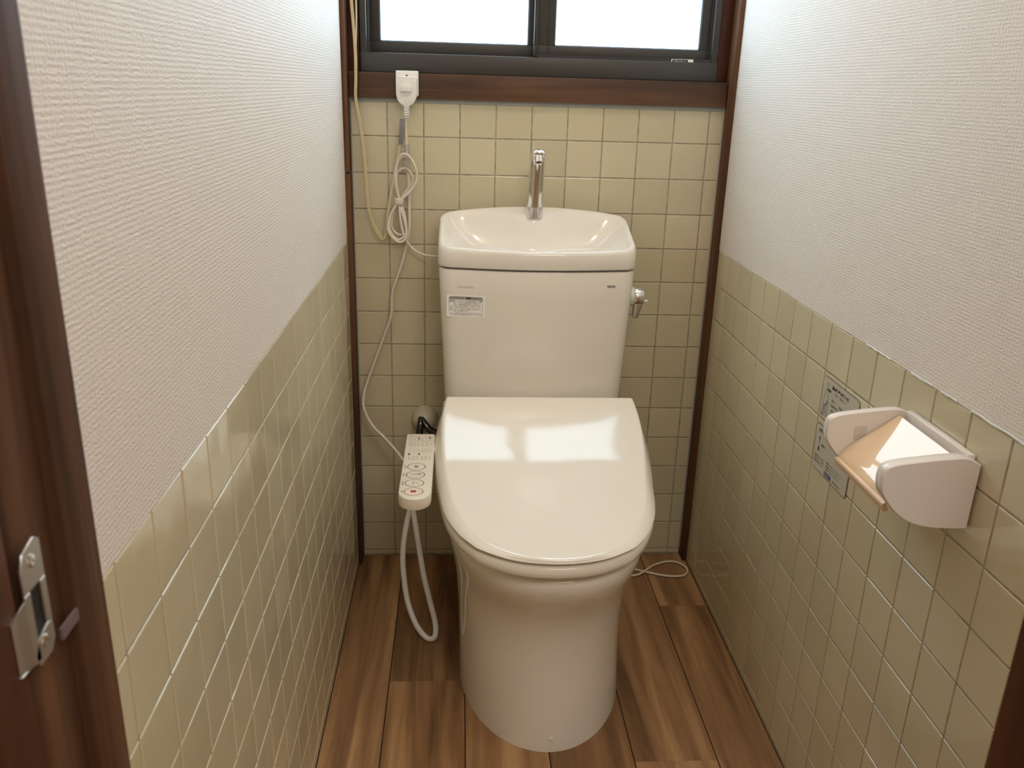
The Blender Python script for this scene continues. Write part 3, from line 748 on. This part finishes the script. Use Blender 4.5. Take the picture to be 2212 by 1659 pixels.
P = Print((0, 0, PZ), (0, 1, 0), (-1, 0, 0), .00015)
for t, cx_, f, hh in (('止', .1448, .895, .0042), ('おしり', .1448, .780, .0038), ('ビデ', .1450, .662, .0038), ('ムーブ', .1450, .545, .0038), ('水勢', .1675, .350, .0036), ('位置', .1490, .350, .0036),
                      ('脱臭', .1850, .075, .0032), ('節電', .1640, .080, .0030)):
    P.text(t, by(f), -cx_ + .0012, hh * 1.15, None, 0, .02, 2, centre=True)
tp(P.build('panel_lettering', [M['black']], toilet), arm)['kind'] = 'stuff'

# ------------------------------------------------------------------ hoses and cords
PH = [(0.142,-0.19,0.2707),(0.1337,-0.21,0.2306),(0.1257,-0.235,0.1937),(0.1218,-0.26,0.1518),(0.1257,-0.285,0.1104),(0.1345,-0.31,0.0696),(0.151,-0.335,0.035),(0.1688,-0.348,0.0135),(0.1836,-0.353,0.0070),(0.1932,-0.352,0.0150),(0.1927,-0.335,0.0355),(0.1815,-0.315,0.0724),(0.1691,-0.29,0.1132),(0.1592,-0.26,0.1515),(0.1505,-0.235,0.1936),(0.1420,-0.21,0.2362),(0.139,-0.19,0.2707),(0.146,-0.17,0.33),(0.176,-0.19,0.378),(0.192,-0.20,0.384)]
PH = [(0.165,-0.075,0.33),(0.158,-0.12,0.325)] + PH
mb = MB(); mb.tube(PH, .0060, 14, sub=8)
tag(mb.build('water_hose', M['hose'], None, True), 'thick white plastic hose looping down to the floor beside the toilet', 'hose')

LP = [(0.600,-0.045,0.004),(0.654,-0.0671,0.004),(0.671,-0.0801,0.004),(0.6998,-0.0951,0.0045),(0.7417,-0.1101,0.004),(0.7782,-0.1106,0.004),(0.7945,-0.0963,0.004),(0.7981,-0.073,0.004),(0.7829,-0.0491,0.004),(0.7569,-0.0444,0.004),(0.7207,-0.0614,0.004),(0.6907,-0.095,0.0085),(0.6634,-0.1071,0.004),(0.600,-0.1068,0.004)]
mb = MB(); mb.tube(LP, .0026, 10, sub=8)
tag(mb.build('floor_cord', M['cord'], None, True), 'thin white cord looped on the floor right of the toilet', 'cord')

outlet = empty('wall_outlet', 'white plastic power outlet on the wooden board under the window', 'outlet', (0.1287, -0.012, 1.106))
mb = MB(); mb.box((-.0232, -.0075, -.0245), (.0232, .0002, .0245)); o = mb.build('cover_plate', M['white'], outlet); bevel(o, .0025, 3)
mb = MB(); mb.lathe((-.0005, -.0070, .0145), (0, -1, 0), [(.0024, 0), (.0024, .0009), (.001, .001)], 14); mb.build('earth_terminal', M['black'], outlet)

pc = empty('power_cord', 'white appliance power cord with plug and coiled bundle hanging from outlet', 'cord', (0.1287, -0.03, 1.10))
PI_ = Matrix.Translation(-pc.location)
def pp(o): o.parent = pc; o.matrix_parent_inverse = PI_; return o
# plug: flat shield shape, rounded bottom, with raised rotating button
def plugring(s_, y):
    pts = []; cx_, cz = .1278, 1.0985; w = .0215*s_; top = 1.0985 + .0215*s_; 
    pts += [(cx_ + w - .004, top), (cx_ - w + .004, top), (cx_ - w, top - .004), (cx_ - w, 1.0880)]
    for k in range(1, 12):
        a = PI + PI*k/12; pts.append((cx_ + w*math.cos(a), 1.0880 + (.0270*s_)*math.sin(a)))
    pts += [(cx_ + w, 1.0880), (cx_ + w, top - .004)]
    return [(x, y, z) for x, z in pts]
mb = MB(); mb.loft([plugring(.97, -.0192), plugring(1, -.0205), plugring(1, -.0300), plugring(.95, -.0325), plugring(.8, -.0332)], True, True, True)
plug = pp(mb.build('plug', M['white'], pc, True, 35))
mb = MB(); mb.lathe((.1275, -.0325, 1.0950), (0, -1, 0), [(.0135, 0), (.0130, .0015), (.006, .0018)], 26); mb.box((.1175, -.0395, 1.0900), (.1375, -.0330, 1.1010))
o = mb.build('plug_button', M['white'], plug); bevel(o, .0012); o.matrix_parent_inverse = PI_ if False else Matrix.Identity(4)
mb = MB()
for q in range(7):
    z = 1.0690 - q*.0040; mb.box((.1225, -.0342, z), (.1330, -.0250, z + .0026))
mb.tube([(.1278, -.030, 1.074), (.1278, -.029, 1.060), (.1272, -.026, 1.040)], .0048, 12, sub=4, flat=(.8, 1.0))
mb.build('strain_relief', M['white'], plug)
MN = [(0.1275,-0.028,1.0615),(0.1248,-0.022,1.0386),(0.125,-0.018,0.9969),(0.1262,-0.015,0.9499),(0.1294,-0.012,0.9115),(0.1299,-0.012,0.8631),(0.1293,-0.012,0.8137),(0.1239,-0.012,0.7785),(0.1122,-0.012,0.7326),(0.0995,-0.012,0.6964),(0.0899,-0.012,0.665),(0.087,-0.012,0.6174),(0.0728,-0.013,0.5747),(0.0543,-0.015,0.5261),(0.0324,-0.02,0.4668),(0.0225,-0.03,0.4311),(0.0243,-0.04,0.401),(0.0432,-0.05,0.3654),(0.0707,-0.07,0.3453),(0.0978,-0.09,0.3221),(0.1254,-0.12,0.3048),(.170,-.17,.335),(.196,-.205,.400)]
mb = MB(); mb.tube(MN, .0045, 10, sub=6, flat=(1.0, .8)); pp(mb.build('cable', M['cord'], pc, True))
BR = [(0.1091,-0.0235,0.8785),(0.1097,-0.024,0.8542),(0.1122,-0.024,0.8248),(0.1187,-0.024,0.7952),(0.1304,-0.022,0.7754),(0.1434,-0.024,0.7639),(0.1635,-0.03,0.7563),(0.1908,-0.04,0.7556),(.21,-.018,.755)]
CO = [(0.1098,-0.020,0.8714),(0.1007,-0.022,0.9023),(0.1014,-0.024,0.9331),(0.1105,-0.026,0.9551),(0.1242,-0.028,0.9631),(0.1376,-0.028,0.9559),(0.1461,-0.028,0.9344),(0.1448,-0.026,0.9114),(0.1318,-0.024,0.8917),(0.1129,-0.022,0.8718),(0.0979,-0.022,0.852),(0.0888,-0.024,0.8266),(0.0886,-0.026,0.8082),(0.0982,-0.026,0.7925),(0.11,-0.026,0.7887),(0.1219,-0.024,0.8005),(0.1231,-0.022,0.825),(0.1146,-0.02,0.8589),(0.1032,-0.018,0.8923),(0.1048,-0.02,0.9233),(0.1158,-0.022,0.937),(0.1293,-0.022,0.9345),(0.1389,-0.022,0.9204),(0.1357,-0.02,0.9048),(0.1207,-0.018,0.885),(0.1066,-0.017,0.8632),(0.0954,-0.017,0.8415),(0.0922,-0.02,0.8142),(0.1019,-0.021,0.8007),(0.1137,-0.02,0.7987),(0.1187,-0.018,0.8144),(0.1104,-0.016,0.8632)]
CO2 = [(x*1.0 + .0035*math.sin(i), y - .003, z + (.0045 if z > .87 else -.0050) * (1 if abs(z-.87) > .03 else .2)) for i, (x, y, z) in enumerate(CO[:18])]
mb = MB(); mb.tube(CO, .0025, 8, sub=6); mb.tube(CO2, .0025, 8, sub=6); mb.tube(BR, .0026, 8, sub=6); pp(mb.build('coiled_cord', M['cord'], pc, True))
mb = MB(); mb.tube([(.0985, -.0205, .8705), (.1030, -.0275, .8695), (.1140, -.0280, .8680), (.1185, -.0205, .8675)], .0072, 10, sub=4, flat=(1, .14)); pp(mb.build('cord_tie', M['cord'], pc, True, label='flat tie holding the coil together'))
mb = MB(); mb.box((-.0048, -.0012, -.0255), (.0048, .0012, .0255)); o = mb.build('grey_tape', M['greytape'], pc); o.location = (.1170 - pc.location.x, -.0310 - pc.location.y, 1.0120 - pc.location.z); o.rotation_euler = (0, math.radians(4), 0); bevel(o, .0006)
o['label'] = 'strip of grey tape around the cord'
# crumpled clear wrap
mb = MB(); rg = []
for i in range(12):
    z = .986 - i*.0050; n = 10
    rg.append([(.1245 + .0065*math.cos(2*PI*q/n)*(1+random.uniform(-.25, .3)), -.0190 + .0065*math.sin(2*PI*q/n)*(1+random.uniform(-.25, .3)), z + random.uniform(-.001, .001)) for q in range(n)])
mb.loft(rg, True, True, True); pp(mb.build('plastic_wrap', M['clear'], pc, label='crumpled clear plastic wrap on the cord'))

GA = [(0.0165,-0.006,1.757),(0.0170,-0.012,1.60),(0.0175,-0.015,1.42),(0.0185,-0.018,1.32),(0.0195,-0.02,1.2584),(0.0224,-0.02,1.2078),(0.0244,-0.02,1.1561),(0.0236,-0.02,1.110),(0.0226,-0.02,1.072),(0.0311,-0.02,1.0132),(0.0375,-0.02,0.9388),(0.0412,-0.02,0.8623),(0.05,-0.02,0.8233),(0.0612,-0.02,0.7988),(0.0718,-0.02,0.7860),(0.078,-0.02,0.7991),(0.085,-0.02,0.8534),(0.0959,-0.021,0.9116),(0.1064,-0.022,0.9592),(0.1130,-0.024,0.9968),(0.1165,-0.0265,1.0292)]
mb = MB(); mb.tube(GA, .0017, 8, sub=6); mb.tube([(x + .0030, y + .0002, z + (.002 if i > 8 else 0)) for i, (x, y, z) in enumerate(GA)], .0017, 8, sub=6)
mb.tube([(0.0265,-0.006,1.757),(0.0275,-0.014,1.50),(0.0290,-0.017,1.38),(0.0300,-0.0190,1.2589),(0.0290,-0.0190,1.2081),(0.0272,-0.0195,1.1736),(.0256,-.0195,1.150)], .0015, 8, sub=5)
tag(mb.build('earth_wire', M['beigecord'], None, True), 'twin beige earth wire drooping from the top left window corner', 'wire')

# stop valve behind the control panel
sv = empty('stop_valve', 'stop valve with aged round wall flange and chrome body with painted dark reflections left of toilet', 'valve', (.160, -.004, .368))
mb = MB(); mb.lathe((0, .0035, 0), (0, -1, 0), [(.0300, 0), (.0300, .004), (.0270, .018), (.0225, .030), (.0150, .037), (.006, .039)], 30); mb.build('wall_flange', M['putty'], sv, True, 60)
mb = MB(); mb.tube([(-.007, -.036, .014), (-.008, -.047, .004), (-.010, -.054, -.020), (-.011, -.058, -.055)], lambda t: .0062 + .0030*t, 14, sub=6)
mb.tube([(-.006, -.038, .013), (.004, -.046, .000), (.018, -.050, -.014), (.034, -.050, -.020)], lambda t: .0062 + .0035*t, 14, sub=6)
mb.lathe((-.009, -.062, -.040), (0, -1, 0), [(.012, -.01), (.013, 0), (.011, .006), (.003, .007)], 18)
mb.build('valve_body', M['darkreflchrome'], sv, True, 60)

# ------------------------------------------------------------------ strike plate on the door jamb
sp = empty('strike_plate', 'bent metal strike plate with open slot screwed to the brown door jamb', 'strike plate', (-.001, -1.4475, .823))
mb = MB()
x0_, x1_ = .0004, .0022
def plate(poly, xa, xb):
    n = len(poly); mb.add([(xa, y, z) for y, z in poly] + [(xb, y, z) for y, z in poly], [tuple(range(n)), tuple(range(2*n-1, n-1, -1))] + [(i, (i+1) % n, n+(i+1) % n, n+i) for i in range(n)])
plate([(.004, .010), (.012, .010), (.012, .034), (.006, .038), (-.008, .034), (-.012, .026), (-.012, .010)], x0_, x1_)      # top tab
plate([(.012, -.020), (.012, .010), (.006, .010), (.006, -.018)], x0_, x1_)
plate([(-.012, .010), (-.012, -.034), (-.006, -.034), (-.006, .010)], x0_, x1_)
plate([(.012, -.020), (.006, -.018), (-.006, -.022), (-.012, -.030), (-.008, -.038), (.006, -.038), (.012, -.031)], x0_, x1_)
mb.loft([[(x0_ + .0018*k, -.012, z) for z in (.008, -.034)] + [(x0_ - .001*k, -.026, z) for z in (-.032, .002)] for k in (0, 1)], True, True, True)
o = mb.build('plate', M['steel'], sp); bevel(o, .0005, 1)
mb = MB(); mb.box((-.0015, -.0065, -.021), (.0004, .0065, .011)); mb.build('slot', M['black'], sp)
for z in (.026, -.026):
    mb = MB(); mb.lathe((x1_, 0, z), (1, 0, 0), [(.0040, 0), (.0038, .0007), (.0020, .0012), (.0004, .0006)], 16); mb.build('screw', M['chrome'], sp, True, 50)
tpz = bx('tape_scrap', (-.0002, -1.4280, .7830), (.0016, -1.4060, .7910), simple('violet_grey_tape', srgb(112, 96, 98), .5)); tpz.location = (0, 0, 0)
tag(tpz, 'small violet-grey scrap of tape stuck beside the metal strike plate', 'tape')

# ------------------------------------------------------------------ paper holder on the right wall
ph = empty('paper_holder', 'pinkish white plastic toilet paper holder mounted on the right tiled wall', 'paper holder', (W, -.980, .700))
PHI = Matrix.Translation(-ph.location)
def hp(o, parent=None): o.parent = parent or ph; o.matrix_parent_inverse = PHI if parent is None else Matrix.Identity(4); return o
prof = [(.806, .7310), (.790, .7385), (.768, .7380), (.745, .7355), (.725, .7330), (.7105, .7305), (.7010, .7265), (.6980, .7200), (.6975, .7090), (.7000, .6970), (.7080, .6850), (.7190, .6730), (.7350, .6620), (.7550, .6555), (.7800, .6530), (.8050, .6530)]
pf = [(p.x, p.y) for p in spline([(a, b, 0) for a, b in prof], 3)]
def cheek(ya, yb, name, inw):
    mb = MB(); c = (.765, .697); R = []
    for s_, y in ((.975, ya), (.992, ya + .0012*(1 if yb > ya else -1)), (1, ya + .0040*(1 if yb > ya else -1)), (1, yb - .0025*(1 if yb > ya else -1)), (.975, yb)):
        R.append([(min(c[0] + (x-c[0])*s_, .8068), y, c[1] + (z-c[1])*s_) for x, z in pf])
    mb.loft(R, True, True, True); return hp(mb.build(name, M['holder'], ph, True, 45))
cheek(-1.0600, -1.0430, 'side_cheek', 1)
cheek(-.8990, -.9110, 'side_cheek', -1)
mb = MB(); mb.box((.7965, -1.046, .6530), (.8070, -.908, .7370)); o = hp(mb.build('back_plate', M['holder'], ph)); bevel(o, .002)
mb = MB(); mb.box((.7900, -1.0425, .7080), (.7930, -.9115, .7200)); o = hp(mb.build('hinge_bar', M['holder'], ph)); bevel(o, .0008)
# sloping glossy cover: curved sheet from the hinge down to the lip
cp = [(.7870, .7315), (.7750, .7230), (.7580, .7110), (.7400, .6985), (.7260, .6870), (.7190, .6790), (.7180, .6740), (.7215, .6670)]
cs = [(p.x, p.y) for p in spline([(a, b, 0) for a, b in cp], 4)]
mb = MB(); R = []
def off(i, d):
    a = cs[max(i-1, 0)]; b = cs[min(i+1, len(cs)-1)]; t = Vector((b[0]-a[0], b[1]-a[1])).normalized(); n = Vector((-t.y, t.x)); 
    if n.y > 0: n = -n
    return (cs[i][0] + n.x*d, cs[i][1] + n.y*d)
for i in range(len(cs)):
    o2 = off(i, .0030 + .0030 * max(0, (i/(len(cs)-1) - .6) / .4)); f = i/(len(cs)-1); ya = -1.0415; yb = -.9122
    R.append([(cs[i][0], ya, cs[i][1]), (cs[i][0], yb, cs[i][1]), (o2[0], yb, o2[1]), (o2[0], ya, o2[1])])
mb.loft(R, True, True, True); hp(mb.build('cover_flap', M['flap'], ph, True, 40, label='beige glossy cover flap sloping to the cutting edge'))
mb = MB(); mb.box((.7340, -.9118, .6985), (.7490, -.9108, .7155)); hp(mb.build('roll_socket', M['steel'], ph, label='grey square socket for the roll pin'))
mb = MB(); mb.tube([(.7750, -1.040, .6880), (.7750, -.914, .6880)], .0070, 20, sub=0); hp(mb.build('roll_bar', M['holder'], ph, True, 40))

# ------------------------------------------------------------------ stickers on the right wall tiles
def wall_sticker(name, y0, y1, z0_, z1_, kind, lab):
    w = abs(y1 - y0); h = z1_ - z0_
    # reading direction runs toward the camera (-y); up = z ; normal -x
    P = Print((W - .0006, y0, z0_), (0, -1, 0), (0, 0, 1), .00025)
    assert P.W.x < 0
    r = .006
    P.rr(0, 0, w, h, r, 1, 0); e = .0012 if kind == 'b' else .0007
    P.rr(e, e, w - e, h - e, r - e, 0, 1)
    if kind == 'a':
        P.text('温水便座の使い方', w*.25, h*.80, .0062, .058, 2, .03, 2)
        P.text('ご使用前に　お読みください', w*.33, h*.705, .0036, .042, 2, 0, 2)
        P.ell(w*.13, h*.80, .0040, .0050, .0006, 1, 2, 20)
        P.poly([(w*.115, h*.72), (w*.07, h*.50), (w*.07, h*.20), (w*.20, h*.20), (w*.20, h*.42), (w*.17, h*.60), (w*.15, h*.72)], .0007, 2, 2)
        P.line(w*.16, h*.48, w*.12, h*.30, .0010, 2, 2); P.line(w*.19, h*.46, w*.15, h*.33, .0010, 2, 2)
        P.rect(w*.075, h*.21, w*.14, h*.36, 3, 2); P.line(w*.02, h*.155, w*.24, h*.155, .0007, 2, 2)
        P.text('着座センサー', w*.03, h*.07, .0036, .024, 2, 0, 2)
        P.text('電源', w*.16, h*.69, .0046, None, 2, .02, 2)
        for i, (a, b, t) in enumerate(((.29, .53, '座ると'), (.27, .41, '便座が暖まり'), (.30, .29, 'ます'), (.50, .50, '洗浄は'), (.50, .38, 'おしり ビデ'), (.50, .26, 'を押す'))):
            P.text(t, w*a, h*b, .0042, None, 2, .01, 2)
        P.ell(w*.80, h*.45, .0036, .0044, .0006, 1, 2, 18); P.line(w*.80, h*.38, w*.80, h*.20, .0012, 2, 2); P.line(w*.76, h*.30, w*.84, h*.30, .0007, 2, 2)
    else:
        P.text('ただし書き', w*.07, h*.83, .0068, .034, 2, .03, 2)
        P.line(w*.13, h*.74, w*.13, h*.46, .0008, 2, 2); P.rect(w*.115, h*.42, w*.150, h*.52, 2, 2); P.ell(w*.13, h*.70, .0022, .0032, .0007, 2, 2, 14)
        P.text('洗浄中', w*.19, h*.57, .0042, .0130, 2, .02, 2)
        for i in range(3):
            P.text('便器の中へ流す', w*.05, h*(.29 - .065*i), .0030, .036, 2, 0, 2); P.text('使用しないでください', w*.40, h*(.33 - .070*i), .0032, .050, 2, .005, 2)
        P.rect(w*.38, h*.045, w*.57, h*.145, 3, 2); P.text('INAX', w*.40, h*.065, .0050, None, 0, .01, 3)
        P.text('株式会社', w*.62, h*.07, .0036, .026, 2, 0, 2)
    o = P.build(name, [M['silver'], M['brownp'], M['black'], M['greyp'] if kind == 'a' else M['blue']], None)
    return tag(o, lab, 'sticker')
wall_sticker('instruction_sticker', -.6475, -.7710, .6290, .6965, 'a', 'upper silver instruction sticker with small figures on the tile behind paper holder')
wall_sticker('caution_sticker', -.6475, -.7740, .5440, .6185, 'b', 'lower silver sticker with blue rectangle and dark border below paper holder')
